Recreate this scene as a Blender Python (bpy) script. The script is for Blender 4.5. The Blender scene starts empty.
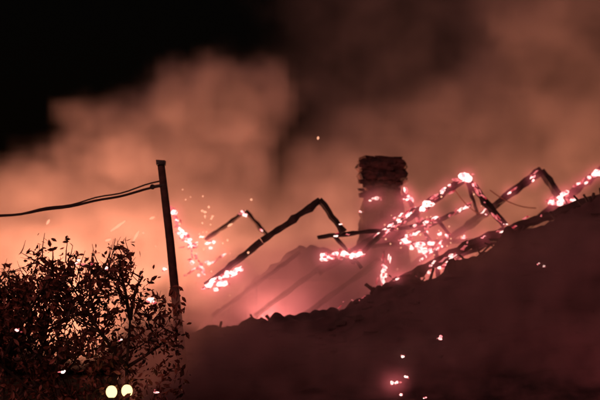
import bpy, math, random
from mathutils import Vector, noise as mn
random.seed(7)
R=random
S=bpy.context.scene
CAMZ=1.7
GZ=-1.6
A=math.radians
def W(px,py,Y=40.0):
    """metres on the vertical plane Y, from survey coordinates of the photo"""
    k=Y/40.0
    return Vector(((px-300)/40*k, Y, CAMZ+(4.3+(200-py)/40)*k))
# ---------- materials
def newmat(name):
    m=bpy.data.materials.new(name); m.use_nodes=True
    m.node_tree.nodes.clear()
    return m,m.node_tree
def N(nt,t,**kw):
    n=nt.nodes.new(t)
    for k,v in kw.items(): setattr(n,k,v)
    return n
def mat_surface(name,c1,c2,scale=4,rough=0.85,bump=0.3,detail=6):
    m,nt=newmat(name)
    o=N(nt,'ShaderNodeOutputMaterial'); b=N(nt,'ShaderNodeBsdfPrincipled')
    tc=N(nt,'ShaderNodeTexCoord'); nz=N(nt,'ShaderNodeTexNoise')
    nz.inputs['Scale'].default_value=scale; nz.inputs['Detail'].default_value=detail
    cr=N(nt,'ShaderNodeValToRGB')
    cr.color_ramp.elements[0].position=.35; cr.color_ramp.elements[0].color=(*c1,1)
    cr.color_ramp.elements[1].position=.68; cr.color_ramp.elements[1].color=(*c2,1)
    L=nt.links.new
    L(tc.outputs['Object'],nz.inputs['Vector']); L(nz.outputs['Fac'],cr.inputs['Fac'])
    L(cr.outputs['Color'],b.inputs['Base Color'])
    if bump:
        bp=N(nt,'ShaderNodeBump'); bp.inputs['Strength'].default_value=bump; bp.inputs['Distance'].default_value=.05
        L(nz.outputs['Fac'],bp.inputs['Height']); L(bp.outputs['Normal'],b.inputs['Normal'])
    b.inputs['Roughness'].default_value=rough
    L(b.outputs['BSDF'],o.inputs['Surface'])
    return m
def mat_emit(name,col,strg,c2=None,scale=9):
    m,nt=newmat(name); L=nt.links.new
    o=N(nt,'ShaderNodeOutputMaterial'); e=N(nt,'ShaderNodeEmission')
    tc=N(nt,'ShaderNodeTexCoord'); nz=N(nt,'ShaderNodeTexNoise'); nz.inputs['Scale'].default_value=scale
    cr=N(nt,'ShaderNodeValToRGB')
    cr.color_ramp.elements[0].position=.38; cr.color_ramp.elements[0].color=(*(c2 or col),1)
    cr.color_ramp.elements[1].position=.55; cr.color_ramp.elements[1].color=(*col,1)
    L(tc.outputs['Object'],nz.inputs['Vector']); L(nz.outputs['Fac'],cr.inputs['Fac'])
    L(cr.outputs['Color'],e.inputs['Color']); e.inputs['Strength'].default_value=strg
    L(e.outputs[0],o.inputs['Surface'])
    m.cycles.emission_sampling='NONE'
    return m
M_char=mat_surface('charred_wood',(.012,.009,.009),(.05,.035,.03),scale=5,bump=.6)
M_roof=mat_surface('burnt_shingles',(.018,.011,.013),(.085,.045,.05),scale=2.2,bump=.8)
M_wall=mat_surface('sooty_render',(.06,.05,.05),(.2,.17,.15),scale=.8)
M_grass=mat_surface('night_grass',(.02,.03,.012),(.06,.07,.03),scale=3)
M_bark=mat_surface('bark',(.03,.02,.015),(.07,.045,.035),scale=12)
M_pole=mat_surface('weathered_pole',(.04,.022,.02),(.09,.045,.04),scale=8)
M_wire=mat_surface('wire_rubber',(.03,.02,.02),(.05,.03,.03),scale=8)
M_metal=mat_surface('painted_metal',(.03,.03,.03),(.05,.05,.05),scale=8,rough=.4)
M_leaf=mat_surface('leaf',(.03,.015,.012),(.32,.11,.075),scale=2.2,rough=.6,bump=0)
M_brick=mat_surface('sooty_brick',(.015,.01,.01),(.09,.035,.03),scale=4.5,bump=.8)
M_ember=mat_emit('ember_white_hot',(1,.66,.58),2.8,(1,.2,.22))
M_ember2=mat_emit('ember_pink',(1,.22,.22),1.0,(.5,.035,.05))
M_lamp=mat_emit('lamp_globe',(1,.66,.27),2.4)
# ---------- mesh helpers
class MB:
    def __init__(s): s.v=[];s.f=[]
    def box(s,c,h,rotz=0,jit=0,taper=1):
        i=len(s.v)
        for z in(-1,1):
            for x,y in((-1,-1),(1,-1),(1,1),(-1,1)):
                t=taper if z>0 else 1
                X=x*h[0]*t;Y=y*h[1]*t
                s.v.append((c[0]+X*math.cos(rotz)-Y*math.sin(rotz)+R.uniform(-jit,jit),c[1]+X*math.sin(rotz)+Y*math.cos(rotz)+R.uniform(-jit,jit),c[2]+z*h[2]+R.uniform(-jit,jit)))
        for q in((3,2,1,0),(4,5,6,7),(0,1,5,4),(1,2,6,5),(2,3,7,6),(3,0,4,7)): s.f.append(tuple(i+a for a in q))
    def tube(s,pts,rads,n=8,jit=0):
        rings=[]
        m=len(pts)
        for k,p in enumerate(pts):
            p=Vector(p)
            d=(Vector(pts[min(k+1,m-1)])-Vector(pts[max(k-1,0)])).normalized()
            a=d.cross(Vector((0,1,0)))
            if a.length<.1: a=d.cross(Vector((1,0,0)))
            a.normalize(); b=d.cross(a).normalized()
            r=rads[k]; ring=[]
            for j in range(n):
                t=2*math.pi*(j+.5)/n
                q=p+(a*math.cos(t)+b*math.sin(t))*(r*(1+R.uniform(-jit,jit)))
                ring.append(len(s.v)); s.v.append(tuple(q))
            rings.append(ring)
        for k in range(m-1):
            for j in range(n):
                s.f.append((rings[k][j],rings[k][(j+1)%n],rings[k+1][(j+1)%n],rings[k+1][j]))
        s.f.append(tuple(reversed(rings[0]))); s.f.append(tuple(rings[-1]))
    def beam(s,a,b,w=.1,jit=.22,n=None):
        a=Vector(a);b=Vector(b); L=(b-a).length; n=n or max(3,int(L/.16))
        pts=[a.lerp(b,i/n)+Vector((R.uniform(-1,1),R.uniform(-1,1),R.uniform(-1,1)))*w*.14 for i in range(n+1)]
        s.tube(pts,[w*R.uniform(.78,1.15) for _ in pts],n=5,jit=jit)
    def blob(s,c,r,n=2,jit=.25,sc=(1,1,1)):
        i=len(s.v); nu,nv=7,5
        ph=R.random()*9
        s.v.append((c[0],c[1],c[2]-r*sc[2]))
        for a in range(1,nv):
            for b in range(nu):
                th=math.pi*a/nv; p=2*math.pi*b/nu+ph
                rr=r*(1+R.uniform(-jit,jit))
                s.v.append((c[0]+rr*sc[0]*math.sin(th)*math.cos(p),c[1]+rr*sc[1]*math.sin(th)*math.sin(p),c[2]-rr*sc[2]*math.cos(th)))
        s.v.append((c[0],c[1],c[2]+r*sc[2])); top=len(s.v)-1
        for b in range(nu):
            s.f.append((i,i+1+(b+1)%nu,i+1+b))
            s.f.append((top,i+1+(nv-2)*nu+b,i+1+(nv-2)*nu+(b+1)%nu))
        for a in range(nv-2):
            for b in range(nu):
                s.f.append((i+1+a*nu+b,i+1+a*nu+(b+1)%nu,i+1+(a+1)*nu+(b+1)%nu,i+1+(a+1)*nu+b))
    def obj(s,name,mat,parent=None,smooth=False):
        me=bpy.data.meshes.new(name); me.from_pydata([tuple(v) for v in s.v],[],s.f); me.update()
        if mat: me.materials.append(mat)
        if smooth:
            for p in me.polygons: p.use_smooth=True
        o=bpy.data.objects.new(name,me); S.collection.objects.link(o)
        if parent: o.parent=parent
        return o
def empty(name):
    e=bpy.data.objects.new(name,None); S.collection.objects.link(e); return e
# ---------- ground
g=MB(); n=60
g.v=[(-600+i*1200/n,-100+j*1200/n,GZ) for j in range(n+1) for i in range(n+1)]
g.f=[(j*(n+1)+i,j*(n+1)+i+1,(j+1)*(n+1)+i+1,(j+1)*(n+1)+i) for j in range(n) for i in range(n)]
g.obj('ground',M_grass)
# ---------- house
house=empty('burning_house')
raf=MB()
def rafter(pts,w=.1):
    for (a,b) in zip(pts,pts[1:]): raf.beam(W(*a),W(*b),w)
rafter([(206,286,40),(262,241,40),(320,200,40),(343,232,40)],.095)
rafter([(205,240,47),(246,211,47),(268,236,47)],.07)
rafter([(318,272,41),(365,243,41),(425,206,41),(466,177,41),(505,226,41)],.11)
rafter([(400,275,42.5),(470,224,42.5),(541,170,42.5),(560,196,42.5),(610,265,42.5)],.12)
rafter([(440,292,44),(520,232,44),(606,166,44),(640,205,44),(680,265,44)],.12)
rafter([(590,232,45),(660,172,45),(720,250,45)],.12)
rafter([(372,246,41),(478,240,42.5)],.07)
rafter([(318,237,40),(420,226,41.2)],.06)
rafter([(395,284,39),(470,244,39),(548,216,39),(640,182,39)],.13)
rafter([(352,262,40),(388,228,41)],.07)
rafter([(384,286,40),(384,252,41)],.05)
rafter([(404,190,43),(440,262,41)],.07)
rafter([(438,286,40),(436,250,41)],.06)
rafter([(466,178,41),(478,214,42)],.05)
rafter([(400,240,41),(470,205,42)],.06)
rafter([(410,226,40.5),(436,218,41),(450,236,41)],.05)
rafter([(255,316,41.2),(335,256,41.2)],.07)
rafter([(305,314,41.2),(380,260,41.2)],.08)
rafter([(212,316,41.4),(300,252,41.4)],.06)
rafter([(335,236,40),(362,268,40)],.05)
rafter([(455,258,40.5),(520,232,40.5)],.06)
raf.obj('charred_rafters',M_char,house)
def lerpedge(E_,px):
    for a,b in zip(E_,E_[1:]):
        if a[0]<=px<=b[0]: return a[1]+(b[1]-a[1])*(px-a[0])/(b[0]-a[0])
    return E_[-1][1]
tope=[(196,330),(228,306),(268,268),(300,248),(322,246),(345,254),(380,272),(412,300)]
rs=MB(); gx,gy=90,16
for j in range(gy+1):
    for i in range(gx+1):
        px=196+216*i/gx; t=j/gy; py=lerpedge(tope,px)*(1-t)+345*t
        p=W(px,py,44.0-2.0*t); p.z+=mn.noise(p*1.3)*.12+(1-t)*(mn.noise(Vector((px*.12,1,2)))*.12+mn.noise(Vector((px*.4,5,2)))*.08)
        rs.v.append(tuple(p))
for j in range(gy):
    for i in range(gx):
        a=j*(gx+1)+i; rs.f.append((a,a+1,a+gx+2,a+gx+1))
rs.obj('rear_roof_sheathing',M_roof,house)
edge=[(150,356),(185,334),(240,326),(300,322),(345,309),(372,290),(395,279),(420,283),(450,268),(500,243),(550,222),(600,200),(660,178),(740,150)]
rf=MB(); nu=300; nv=30
for j in range(nv+1):
    for i in range(nu+1):
        px=150+590*i/nu
        py=lerpedge(edge,px)
        t=j/nv
        top=W(px,py,38.5); bot=Vector((top.x*.93,32.4,.75))
        p=top.lerp(bot,t)
        nn=mn.noise(Vector((p.x*.8,p.y*.8,p.z*.8)))*.28+mn.noise(Vector((p.x*3.2,p.y*3,0)))*.10
        if j<=1: nn+=(mn.noise(Vector((p.x*1.7,7,0)))*.16+mn.noise(Vector((p.x*6,3,0)))*.09+max(0,mn.noise(Vector((p.x*2.9,9,0)))-.3)*.5)*(1-.5*j)
        rf.v.append((p.x,p.y,p.z+nn*(1-t*.6)+(.04 if j%3==0 else 0)))
for j in range(nv):
    for i in range(nu):
        a=j*(nu+1)+i; rf.f.append((a,a+1,a+nu+2,a+nu+1))
ro=rf.obj('roof_slope',M_roof,house)
md=ro.modifiers.new('t','SOLIDIFY'); md.thickness=.06
db=MB()
for k in range(320):
    v=rf.v[R.randrange(len(rf.v))]
    if v[1]<34.5: continue
    db.box((v[0],v[1],v[2]+.06),(R.uniform(.03,.3),R.uniform(.03,.14),R.uniform(.01,.035)),rotz=R.uniform(0,3),jit=.035)
for k in range(46):
    px=R.uniform(215,620); p=W(px,lerpedge(edge,px)+3,38.5)
    q=p+Vector((R.uniform(-.3,.4),R.uniform(-.1,.1),R.uniform(.12,.34))); db.beam(p,q,R.uniform(.015,.045))
db.obj('roof_debris',M_char,house)
wl=MB()
x0,x1=-3.2,10.0
def wallrun(xs,y,z0,z1):
    for a,b in xs: wl.box(((a+b)/2,y,(z0+z1)/2),((b-a)/2,.12,(z1-z0)/2))
wallrun([(x0,-2.2),(-1,1.2),(2.4,4.8),(6,8.2),(9.2,x1)],33.2,GZ,.3)
wallrun([(-2.2,-1),(1.2,2.4),(4.8,6),(8.2,9.2)],33.2,GZ,-.7)
wl.box(((x0+x1)/2,33.2,.42),((x1-x0)/2,.14,.12))
for x in(x0,x1): wl.box((x,39.6,-.2),(.12,6.2,1.4))
wallrun([(x0,x1)],46,GZ,2.2)
wl.obj('walls',M_wall,house)
wn=MB()
for a,b in [(-2.2,-1),(1.2,2.4),(4.8,6),(8.2,9.2)]:
    wn.box(((a+b)/2,33.2,-.2),(.03,.05,.5)); wn.box(((a+b)/2,33.2,-.2),((b-a)/2,.04,.025)); wn.box(((a+b)/2,33.02,-.74),((b-a)/2+.08,.08,.035))
wn.obj('windows',M_metal,house)
# chimney
prof=[(330,358,408),(262,358,408),(238,360,406),(215,361,404),(206,363,403),(198,365,401),(190,367,399),(184,364,402),(180,359,406),(175,358,406),(172,361,402),(168,358,405),(164,358,405),(161,361,403),(160,364,400)]
ch=MB(); ns=40; rings=[]
pp=[]
for (a,b) in zip(prof,prof[1:]):
    m_=max(1,int(abs(a[0]-b[0])/4))
    for q in range(m_): pp.append([a[i]+(b[i]-a[i])*q/m_ for i in range(3)])
pp.append(list(prof[-1]))
for (py,xa,xb) in pp:
    A0=W(xa,py,43);B0=W(xb,py,43); hx=(B0.x-A0.x)/2; cx_=(A0.x+B0.x)/2; hy=hx*.8; ring=[]
    for j in range(ns):
        t=2*math.pi*j/ns; c_,s_=math.cos(t),math.sin(t); k=1/max(abs(c_),abs(s_))
        k=min(k,1.32)
        p=Vector((cx_+hx*c_*k,43+hy*s_*k,A0.z))
        f=mn.noise(p*4)*.10+mn.noise(p*11)*.05+R.uniform(-.02,.02)
        p+=Vector((c_*f,s_*f,R.uniform(-.02,.02)))
        ring.append(len(ch.v)); ch.v.append(tuple(p))
    rings.append(ring)
for a,b in zip(rings,rings[1:]):
    for j in range(ns): ch.f.append((a[j],a[(j+1)%ns],b[(j+1)%ns],b[j]))
ch.f.append(tuple(rings[-1]))
for x in (364,371,380,388,396):
    c=W(x+R.uniform(-2,2),159.5+R.uniform(-1,1.5),43); ch.box(c,(.12,.16,.07),rotz=R.random(),jit=.04)
for k in range(60):
    c=W(R.uniform(361,403),R.uniform(161,200),42.55); ch.box(c,(.09,.06,.035),jit=.03)
ch.obj('chimney',M_brick,house)
# embers
em=MB(); em2=MB()
pts_glow=[]
def ember(px,py,Y,r=5,el=1.0,ang=0,n=None):
    c=W(px,py,Y-.25); rm=r/40
    nn=n or max(2,int(r*1.1))
    ca,sa=math.cos(ang),math.sin(ang)
    for k in range(nn):
        u=max(-1,min(1,R.gauss(0,.4)))*rm*el*1.1; v=R.gauss(0,.2)*rm
        q=(c.x+u*ca-v*sa,c.y+R.uniform(-.1,.1),c.z+u*sa+v*ca)
        em.blob(q,rm*R.uniform(.22,.55),jit=.3,sc=(R.uniform(.8,1.5),1,R.uniform(.6,1)))
        if r>=3: pts_glow.append(q)
    for k in range(nn):
        u=R.gauss(0,.5)*rm*el*1.2; v=R.gauss(0,.35)*rm
        em2.blob((c.x+u*ca-v*sa,c.y+R.uniform(-.05,.2),c.z+u*sa+v*ca),rm*R.uniform(.1,.3),jit=.4,sc=(R.uniform(1,2),1,.8))
E=[(465,178,41,7,1.0,A(20)),(427,205,41,6,1.5,A(30)),(405,200,41,3,1,0),(374,199,42.4,4,1.8,0),(558,200,42.5,7,1.8,A(35)),(595,174,44,7,1.6,A(20)),(572,200,42,4,1,0),
(341,256,40,7,2.2,A(5)),(327,258,40,5,1.5,0),(357,254,40,5,1,0),(430,243,41,5,1.3,0),(415,246,41,5,1.5,0),(396,280,40,4,.8,0),(385,268,40,3,1,A(90)),(386,276,40,3,1,A(90)),
(425,250,41,6,1,0),(405,243,41,4,2,0),(440,234,41,3,1,0),(448,262,40,4,1.6,0),(462,262,40,3,1,0),(428,272,39.5,3,1,0),(463,238,41,3,1,0),(447,236,41,3,1,0),
(232,274,40,6,2,A(25)),(210,285,40,5,1,0),(222,284,40,6,1.3,A(35)),(192,262,42,4,1,A(-40)),(180,235,42,5,1.4,A(-50)),(175,212,43,5,1.2,A(-50)),(188,240,43,4,1,0),(206,262,43,3,1,0),(200,275,42,3,1,0),
(246,215,46,3,1,0),(165,269,42,3,1,0),(210,248,44,3,1,0),(152,301,27,3.5,1,0),(79,263,27,3.2,1.8,A(10)),(106,268,27,2,1,0),
(440,338,34.9,2.8,1.5,A(20)),(395,383,33.3,3.4,1,0),(407,377,33.3,2.6,1,0),(402,356,34,2.4,1,0),(400,395,32.8,2.4,1,0),(425,398,32.6,2,1,0),(545,266,36.3,2.4,1,0),(538,264,36.3,2,1,0),(62,372,27,2.4,2,0),(157,392,27,2.4,1,0),
(335,236,40,2,1,0),(360,212,42,2.5,1,0),(486,214,41,2,1,0),(505,224,41,2,1,0),(340,224,40,2,1,0),(387,231,41,2.5,1,0),(18,330,27,1.6,1,0),(120,340,27,1.4,1,0)]
for e in E: ember(*e)
def glowline(a,b,nk,r=2.2):
    """burning streaks lying along a timber"""
    a=W(*a);b=W(*b); d=(b-a); Ln=d.length; d.normalize(); pr=d.cross(Vector((0,1,0)))
    for k in range(int(nk*.85)):
        t=R.random()**1.2; p=a.lerp(b,t)+pr*R.gauss(0,.045)+Vector((0,-.13,0)); h=d*R.uniform(.02,.13)
        rr=r/40*R.uniform(.2,.6)
        hot=R.random()<.42
        bend=pr*R.uniform(-.02,.02)
        (em if hot else em2).tube([p-h,p-h*.4+bend,p+h*.4-bend,p+h],[rr*.25,rr,rr*.8,rr*.2],n=6,jit=.25)
        if hot: pts_glow.append(tuple(p))
glowline((325,256,40),(365,254,40),26,4); glowline((395,222,41),(466,178,41),34,3); glowline((430,248,41),(400,242,41),22,4)
glowline((548,204,42.5),(600,172,44),30,4); glowline((382,286,40),(385,255,40),20,3.5); glowline((405,190,43),(440,262,41),34,3.5)
glowline((206,288,40),(240,268,40),34,4); glowline((170,208,43),(205,275,43),46,3.8); glowline((440,268,40),(468,262,40),14,3.2)
glowline((466,178,41),(505,226,41),18,2.4); glowline((541,170,42.5),(480,215,42.5),10,1.8); glowline((398,284,39),(470,244,39),16,3)
glowline((180,250,43),(215,240,43),18,3); glowline((240,212,46.5),(262,232,46.5),9,3); glowline((400,240,41),(470,205,42),26,2.6)
glowline((425,206,41),(370,243,41),22,2.6); glowline((340,308,38.5),(400,280,38.5),10,2); glowline((410,226,40.5),(436,218,41),12,3); glowline((420,262,40),(446,240,41),16,3)
glowline((470,242,39),(545,216,39),8,2); glowline((560,198,42.5),(575,212,42.5),6,2.5); glowline((330,238,40),(400,229,41),8,2); glowline((185,275,43),(225,255,43),18,3)
em.obj('embers_hot',M_ember,house,True); em2.obj('embers_dim',M_ember2,house,True)
sp=MB()
for (px,py,l,a) in [(318,138,1.6,80),(118,226,9,35),(136,236,6,60),(205,212,2,0),(152,218,3,20),(48,222,3,60),(230,225,3,30),(108,240,3,15)]:
    c=W(px,py,40); L_=l/40; d=Vector((math.cos(A(a)),0,math.sin(A(a))))*L_
    sp.tube([c-d,c,c+d],[.01,.035,.01],n=5)
for k in range(60):
    c=W(R.gauss(198,24),R.gauss(248,28),R.uniform(39,44)); sp.blob(c,R.uniform(.01,.035))
for k in range(44):
    c=W(R.gauss(425,38),R.gauss(235,22),R.uniform(39,42)); sp.blob(c,R.uniform(.01,.028))
sp.obj('airborne_sparks',mat_emit('spark',(1,.42,.25),1.3))
# ---------- utility pole + wire
up=empty('utility_pole')
pm=MB(); top=W(161,164,34); mid=W(170,240,34); b0=W(178,322,34)
base=b0+(b0-mid)*((b0.z-GZ)/(mid.z-b0.z))
pm.tube([base,b0,mid,top],[.13,.10,.09,.08],n=10)
pm.obj('pole_shaft',M_pole,up,True)
pc=MB(); pc.box(top+Vector((0,0,.02)),(.1,.1,.05),jit=.01)
at=W(160,186,33.95)
pc.tube([at+Vector((-.16,0,-.02)),at+Vector((.1,0,.02))],[.035,.035],n=8); pc.blob(at+Vector((-.16,0,-.02)),.06,jit=.05)
pc.obj('cap_and_insulator',M_metal,up)
w=MB()
def wire(a,b,sag,r,n=30,wob=0):
    pts=[]
    for i in range(n+1):
        t=i/n; p=Vector(a).lerp(Vector(b),t); p.z-=sag*4*t*(1-t)-wob*math.sin(t*60); pts.append(p)
    w.tube(pts,[r]*len(pts),n=6)
far=W(-330,200,34)
wire(at,far,.62,.028,60,.012); wire(W(161,181,34),far+Vector((0,.1,.02)),.69,.018,60,.02)
w.obj('service_wire',M_wire,up,True)
up2=empty('utility_pole.001'); p2=MB(); p2.tube([(far.x,far.y+.15,GZ),(far.x,far.y+.15,far.z+.5)],[.13,.09],n=10); p2.obj('pole_shaft',M_pole,up2,True)
hw=MB(); 
def hang(a,b,s=.25):
    a=W(*a);b=W(*b); pts=[]
    for i in range(13):
        t=i/12;p=a.lerp(b,t);p.z-=s*4*t*(1-t);pts.append(p)
    hw.tube(pts,[.014]*13,n=5)
hang((455,190,41),(482,215,41),.1); hang((490,190,41.5),(536,208,42),.12); hang((400,188,43),(420,215,41.5),.1)
hw.obj('hanging_cables',mat_surface('bright_cable',(.4,.2,.12),(.6,.35,.25)),house)  # bright base colour stands in for the glow of the wires
# ---------- twin lamp
YL=27.0
tl=empty('twin_globe_lamp_post'); a1=W(111.5,392,YL); a2=W(127,391,YL)
t=MB(); cxm=(a1.x+a2.x)/2
t.tube([(cxm,YL,GZ),(cxm,YL,GZ+.15),(cxm,YL,GZ+.2),(cxm,YL,a1.z-.3)],[.12,.1,.04,.035],n=10)
t.tube([(a1.x,YL,a1.z-.11),(a1.x,YL,a1.z-.25),(cxm,YL,a1.z-.31),(a2.x,YL,a2.z-.25),(a2.x,YL,a2.z-.11)],[.02]*5,n=8)
t.tube([(a1.x,YL,a1.z-.15),(a1.x,YL,a1.z-.09)],[.04,.05]); t.tube([(a2.x,YL,a2.z-.15),(a2.x,YL,a2.z-.09)],[.04,.05])
t.obj('post',M_metal,tl)
gl=MB(); gl.blob(a1,.115,jit=0); gl.blob(a2,.115,jit=0)
go=gl.obj('globes',M_lamp,tl,True); go.modifiers.new('s','SUBSURF').render_levels=2
M_lamp.cycles.emission_sampling='FRONT_BACK'
# ---------- leafy tree
tr=empty('leafy_tree'); tk=MB(); lf=MB()
root=Vector((W(70,0,28).x,28,GZ))
tips=[]
xr=W(178,0,28).x
def crown_top(x):
    px=x/(28/1600)+300
    base=264+9*math.sin(px*.09)+10*math.sin(px*.23+1)+6*math.sin(px*.61)
    if px>130: base+=(px-130)*.7
    if px<25: base+=(25-px)*.3
    return W(0,base,28).z
def limb(p,d,L,r,lev):
    n=5; pts=[p]; q=p.copy(); dd=d.copy()
    for i in range(n):
        dd=(dd+Vector((R.uniform(-.2,.2),R.uniform(-.2,.2),R.uniform(-.1,.2)))).normalized(); q=q+dd*L/n
        if q.z>crown_top(q.x)+.1 or q.x>xr: break
        pts.append(q.copy())
        if lev>=1: tips.append((q.copy(),lev))
    if len(pts)<3: return
    n=len(pts)-1
    tk.tube(pts,[r*(1-.75*i/n) for i in range(n+1)],n=6)
    if lev<3:
        for k in range(5 if lev else 10):
            s=pts[R.randint(1 if lev else min(2,n),n)]
            ang=R.uniform(0,6.28); nd=(dd*.5+Vector((math.cos(ang),math.sin(ang)*.7,R.uniform(-.1,.7)))).normalized()
            limb(s,nd,L*R.uniform(.4,.6),r*.5,lev+1)
for dx in(-1.0,-.2,.6):
    limb(root+Vector((dx,R.uniform(-.3,.3),0)),Vector((dx*.12,0,1)).normalized(),4.3,.08,0)
def leaf(c,s):
    ax=Vector((R.gauss(0,1),R.gauss(0,1),R.gauss(0,1))).normalized(); b=ax.cross(Vector((R.gauss(0,1),R.gauss(0,1),R.gauss(0,1)))).normalized()
    i=len(lf.v); up_=ax.cross(b)*s*.12
    for q in (c-ax*s,c-ax*s*.2+b*s*.42+up_,c+ax*s*.5+b*s*.3+up_,c+ax*s,c+ax*s*.5-b*s*.3+up_,c-ax*s*.2-b*s*.42+up_): lf.v.append(tuple(q))
    lf.f.append((i,i+1,i+2,i+3)); lf.f.append((i,i+3,i+4,i+5))
for p,lev in tips:
    for k in range(3):
        c=p+Vector((R.gauss(0,.12),R.gauss(0,.12),R.gauss(0,.12)))
        if c.z<crown_top(c.x)+R.uniform(-.3,.15) and c.x<xr+.15 and mn.noise(c*2.2)>-.12: leaf(c,R.uniform(.035,.085))
for k in range(5600):
    px=R.uniform(-60,182); x=W(px,0,28).x; zt=crown_top(x); z=R.uniform(-.6,zt)
    y=28+R.uniform(-.9,.9); c=Vector((x,y,z))
    dens=.05 if z>zt-.9 else .02
    if mn.noise(c*1.9)>dens:
        for q in range(2): leaf(c+Vector((R.gauss(0,.08),R.gauss(0,.08),R.gauss(0,.08))),R.uniform(.035,.085))
for k in range(26):
    px=R.uniform(-20,150); x=W(px,0,28).x; z=crown_top(x)-.25; p=Vector((x,28+R.uniform(-.5,.5),z)); q=p+Vector((R.uniform(-.15,.15),0,R.uniform(.25,.5)))
    tk.tube([p,p.lerp(q,.5)+Vector((R.uniform(-.04,.04),0,0)),q],[.014,.01,.005],n=4)
    for j in range(7): leaf(p.lerp(q,R.uniform(.2,1))+Vector((R.gauss(0,.05),R.gauss(0,.05),R.gauss(0,.03))),R.uniform(.03,.065))
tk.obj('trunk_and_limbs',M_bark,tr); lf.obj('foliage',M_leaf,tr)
# ---------- smoke (true volume grids, lit by the fire and added fill lights)
def gridvol(name,mat,bmin,bmax,vox,build):
    ng=bpy.data.node_groups.new(name+'_gn','GeometryNodeTree')
    ng.interface.new_socket('Geometry',in_out='INPUT',socket_type='NodeSocketGeometry')
    ng.interface.new_socket('Geometry',in_out='OUTPUT',socket_type='NodeSocketGeometry')
    gi=ng.nodes.new('NodeGroupInput'); go_=ng.nodes.new('NodeGroupOutput')
    vc=ng.nodes.new('GeometryNodeVolumeCube')
    vc.inputs['Min'].default_value=bmin; vc.inputs['Max'].default_value=bmax
    for ax,a,b in zip('XYZ',bmin,bmax): vc.inputs['Resolution '+ax].default_value=int((b-a)/vox)
    ng.links.new(build(ng,gi),vc.inputs['Density'])
    sm=ng.nodes.new('GeometryNodeSetMaterial'); sm.inputs['Material'].default_value=mat
    ng.links.new(vc.outputs[0],sm.inputs[0]); ng.links.new(sm.outputs[0],go_.inputs[0])
    me=bpy.data.meshes.new(name); ob=bpy.data.objects.new(name,me); S.collection.objects.link(ob); me.materials.append(mat)
    md=ob.modifiers.new('g','NODES'); md.node_group=ng
    return ob
def smoke(name,bmin,bmax,blobs,dens,col,nscale,amp=1.0,step=2.0,vox=.25,seed=0,fscale=2.2,lo=.1,hi=1.8):
    m,mt=newmat(name+'_mat'); o=N(mt,'ShaderNodeOutputMaterial'); pv=N(mt,'ShaderNodeVolumePrincipled')
    pv.inputs['Color'].default_value=(*col,1); pv.inputs['Density'].default_value=1
    mt.links.new(pv.outputs[0],o.inputs['Volume'])
    m.cycles.volume_step_rate=step
    def build(nt,gi):
        L=nt.links.new
        po=nt.nodes.new('GeometryNodeInputPosition')
        nz=N(nt,'ShaderNodeTexNoise'); nz.inputs['Scale'].default_value=nscale; nz.inputs['Detail'].default_value=6; nz.inputs['Roughness'].default_value=.6
        mp=N(nt,'ShaderNodeVectorMath',operation='ADD'); mp.inputs[1].default_value=(seed,0,0)
        L(po.outputs[0],mp.inputs[0]); L(mp.outputs[0],nz.inputs['Vector'])
        off=N(nt,'ShaderNodeVectorMath',operation='SUBTRACT'); off.inputs[1].default_value=(.5,.5,.5); L(nz.outputs['Color'],off.inputs[0])
        sc=N(nt,'ShaderNodeVectorMath',operation='SCALE'); sc.inputs['Scale'].default_value=6.0*amp; L(off.outputs[0],sc.inputs[0])
        ad=N(nt,'ShaderNodeVectorMath',operation='ADD'); L(po.outputs[0],ad.inputs[0]); L(sc.outputs[0],ad.inputs[1])
        acc=None
        for (c,r,s) in blobs:
            v=N(nt,'ShaderNodeVectorMath',operation='SUBTRACT'); v.inputs[1].default_value=c; L(ad.outputs[0],v.inputs[0])
            d=N(nt,'ShaderNodeVectorMath',operation='DIVIDE'); d.inputs[1].default_value=r; L(v.outputs[0],d.inputs[0])
            l=N(nt,'ShaderNodeVectorMath',operation='LENGTH'); L(d.outputs[0],l.inputs[0])
            mr=N(nt,'ShaderNodeMapRange',interpolation_type='SMOOTHSTEP'); mr.inputs['From Min'].default_value=1.0; mr.inputs['From Max'].default_value=.6; mr.inputs['To Min'].default_value=0; mr.inputs['To Max'].default_value=s
            L(l.outputs['Value'],mr.inputs['Value'])
            if acc is None: acc=mr.outputs[0]
            else:
                mx=N(nt,'ShaderNodeMath',operation='MAXIMUM'); L(acc,mx.inputs[0]); L(mr.outputs[0],mx.inputs[1]); acc=mx.outputs[0]
        nz2=N(nt,'ShaderNodeTexNoise'); nz2.inputs['Scale'].default_value=nscale*fscale; nz2.inputs['Detail'].default_value=6; nz2.inputs['Roughness'].default_value=.62
        nz2.inputs['Distortion'].default_value=.6
        L(mp.outputs[0],nz2.inputs['Vector'])
        nr=N(nt,'ShaderNodeMapRange'); nr.inputs['From Min'].default_value=.38; nr.inputs['From Max'].default_value=.62; nr.inputs['To Min'].default_value=lo; nr.inputs['To Max'].default_value=hi
        L(nz2.outputs['Fac'],nr.inputs['Value'])
        cl=N(nt,'ShaderNodeMath',operation='MAXIMUM'); cl.inputs[1].default_value=0; L(nr.outputs[0],cl.inputs[0])
        dm=N(nt,'ShaderNodeMath',operation='MULTIPLY'); L(acc,dm.inputs[0]); L(cl.outputs[0],dm.inputs[1])
        d2=N(nt,'ShaderNodeMath',operation='MULTIPLY'); L(dm.outputs[0],d2.inputs[0]); d2.inputs[1].default_value=dens
        return d2.outputs[0]
    return gridvol(name,m,bmin,bmax,vox,build)
def B(px,py,Y,rx,ry,rd,s):
    c=W(px,py,Y); k=Y/1600
    return (tuple(c),(rx*k,rd,ry*k),s)
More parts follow.
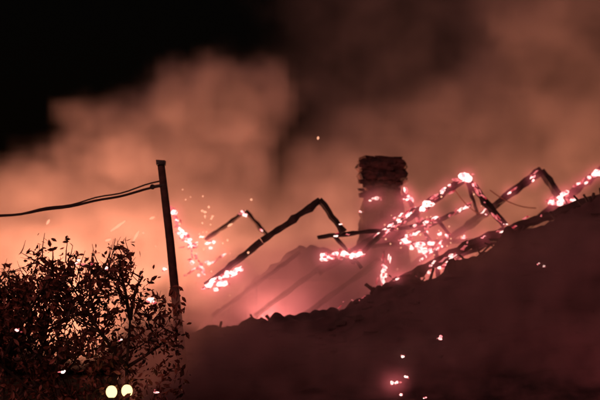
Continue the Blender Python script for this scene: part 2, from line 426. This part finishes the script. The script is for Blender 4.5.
bl=[B(50,250,51,130,95,5,.7),B(165,190,51,115,115,5,1),B(215,122,50,85,75,4,2.0),B(135,145,50,70,65,4,1.7),B(40,190,50,60,40,3,1),
    B(330,215,52,130,75,5,.85),B(440,180,54,170,110,6,.5),B(560,110,54,150,140,6,.7),B(570,10,53,110,100,6,1.1),B(420,90,56,170,100,5,.2),B(420,0,56,170,100,5,.14),
    B(300,270,50,260,60,4,.8)]
smoke('smoke_plume',(-17,44.5,-1),(17,61,20),bl,.37,(.85,.79,.77),.26,step=4,vox=.3,fscale=2.8,lo=.0,hi=2.1)
bl2=[B(310,285,41.0,150,60,2.2,1.1),B(250,300,41,100,45,2,1),B(430,240,42,90,50,2,.6),B(385,215,42,45,35,2,.5)]
smoke('roof_smoke',(-4.8,38.8,2.5),(5.5,44,7.5),bl2,.6,(.85,.7,.7),.5,amp=.3,step=4,vox=.18,lo=.15)
bl3=[B(300,385,34,260,75,1.8,1.2),B(580,320,34.5,180,130,2,1.3),B(220,345,33,80,60,1.8,1),B(430,305,35,130,55,1.5,.6)]
smoke('low_smoke',(-3.6,31,.2),(8.5,37,5.6),bl3,.46,(.87,.62,.63),.5,amp=.5,step=4,vox=.2,seed=5,lo=-.1,hi=2.1)
# camera bloom around the embers, imitated by an added emissive volume
m,mt=newmat('ember_bloom'); o=N(mt,'ShaderNodeOutputMaterial'); e=N(mt,'ShaderNodeEmission'); e.inputs['Color'].default_value=(1,.15,.18,1)
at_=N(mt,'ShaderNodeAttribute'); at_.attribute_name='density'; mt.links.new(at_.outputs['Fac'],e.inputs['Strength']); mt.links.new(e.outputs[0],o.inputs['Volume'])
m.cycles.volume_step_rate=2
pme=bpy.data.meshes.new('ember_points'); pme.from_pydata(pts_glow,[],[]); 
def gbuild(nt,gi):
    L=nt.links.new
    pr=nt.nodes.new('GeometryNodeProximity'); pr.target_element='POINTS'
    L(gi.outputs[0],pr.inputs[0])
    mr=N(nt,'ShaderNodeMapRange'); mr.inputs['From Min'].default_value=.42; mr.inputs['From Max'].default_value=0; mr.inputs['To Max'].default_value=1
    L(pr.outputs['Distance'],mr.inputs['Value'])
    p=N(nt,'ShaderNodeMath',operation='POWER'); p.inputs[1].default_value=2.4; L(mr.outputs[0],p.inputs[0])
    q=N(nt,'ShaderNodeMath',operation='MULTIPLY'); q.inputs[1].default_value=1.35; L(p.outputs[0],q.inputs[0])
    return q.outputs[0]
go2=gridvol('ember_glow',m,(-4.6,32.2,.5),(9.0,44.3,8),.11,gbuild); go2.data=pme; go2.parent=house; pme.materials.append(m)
# ---------- fire light and added fills
def pl(name,loc,en,col,r=.6):
    l=bpy.data.lights.new(name,'POINT'); l.energy=en; l.color=col; l.shadow_soft_size=r
    o=bpy.data.objects.new(name,l); S.collection.objects.link(o); o.location=loc; o.parent=house
OR=(1,.34,.18)
pl('fire_light_a',(-7.5,47.5,1.4),8200,OR); pl('fire_light_c',(0,47.5,1.0),5200,(1,.32,.21)); pl('fire_light_d',(7.5,48,2.0),4400,OR)
pl('fire_light_e',(-1,41.4,2.9),620,(1,.26,.24)); pl('fire_light_f',(3.2,42,3.5),230,(1,.23,.25)); pl('haze_fill_g',(2.3,32.6,.4),90,(1,.18,.2)); pl('haze_fill_h',(7,32.4,.6),170,(1,.18,.2))  # last two are added out of view under the eaves to brighten front haze
sl=bpy.data.lights.new('Sun','SUN'); sl.energy=.8; sl.angle=A(12); sl.color=(1,.35,.31)  # added reddish fill from behind the camera, no real source
so=bpy.data.objects.new('Sun',sl); S.collection.objects.link(so); so.rotation_euler=(A(62),0,A(-28))
wd=bpy.data.worlds.new('World'); S.world=wd; wd.use_nodes=True; nt=wd.node_tree; bg=nt.nodes['Background']
sk=nt.nodes.new('ShaderNodeTexSky'); sk.sky_type='NISHITA'; sk.sun_disc=False; sk.sun_elevation=A(-2); sk.sun_rotation=A(200)
nt.links.new(sk.outputs[0],bg.inputs[0]); bg.inputs[1].default_value=.007
# ---------- camera
cd=bpy.data.cameras.new('Camera'); cam=bpy.data.objects.new('Camera',cd); S.collection.objects.link(cam)
cam.location=(0,0,CAMZ); cam.rotation_euler=(A(90),0,0)
cd.sensor_width=36; cd.lens=96; cd.shift_y=4.3/15; cd.clip_end=3000
cd.dof.use_dof=True; cd.dof.focus_distance=29; cd.dof.aperture_fstop=.9
S.camera=cam
S.view_settings.view_transform='Standard'
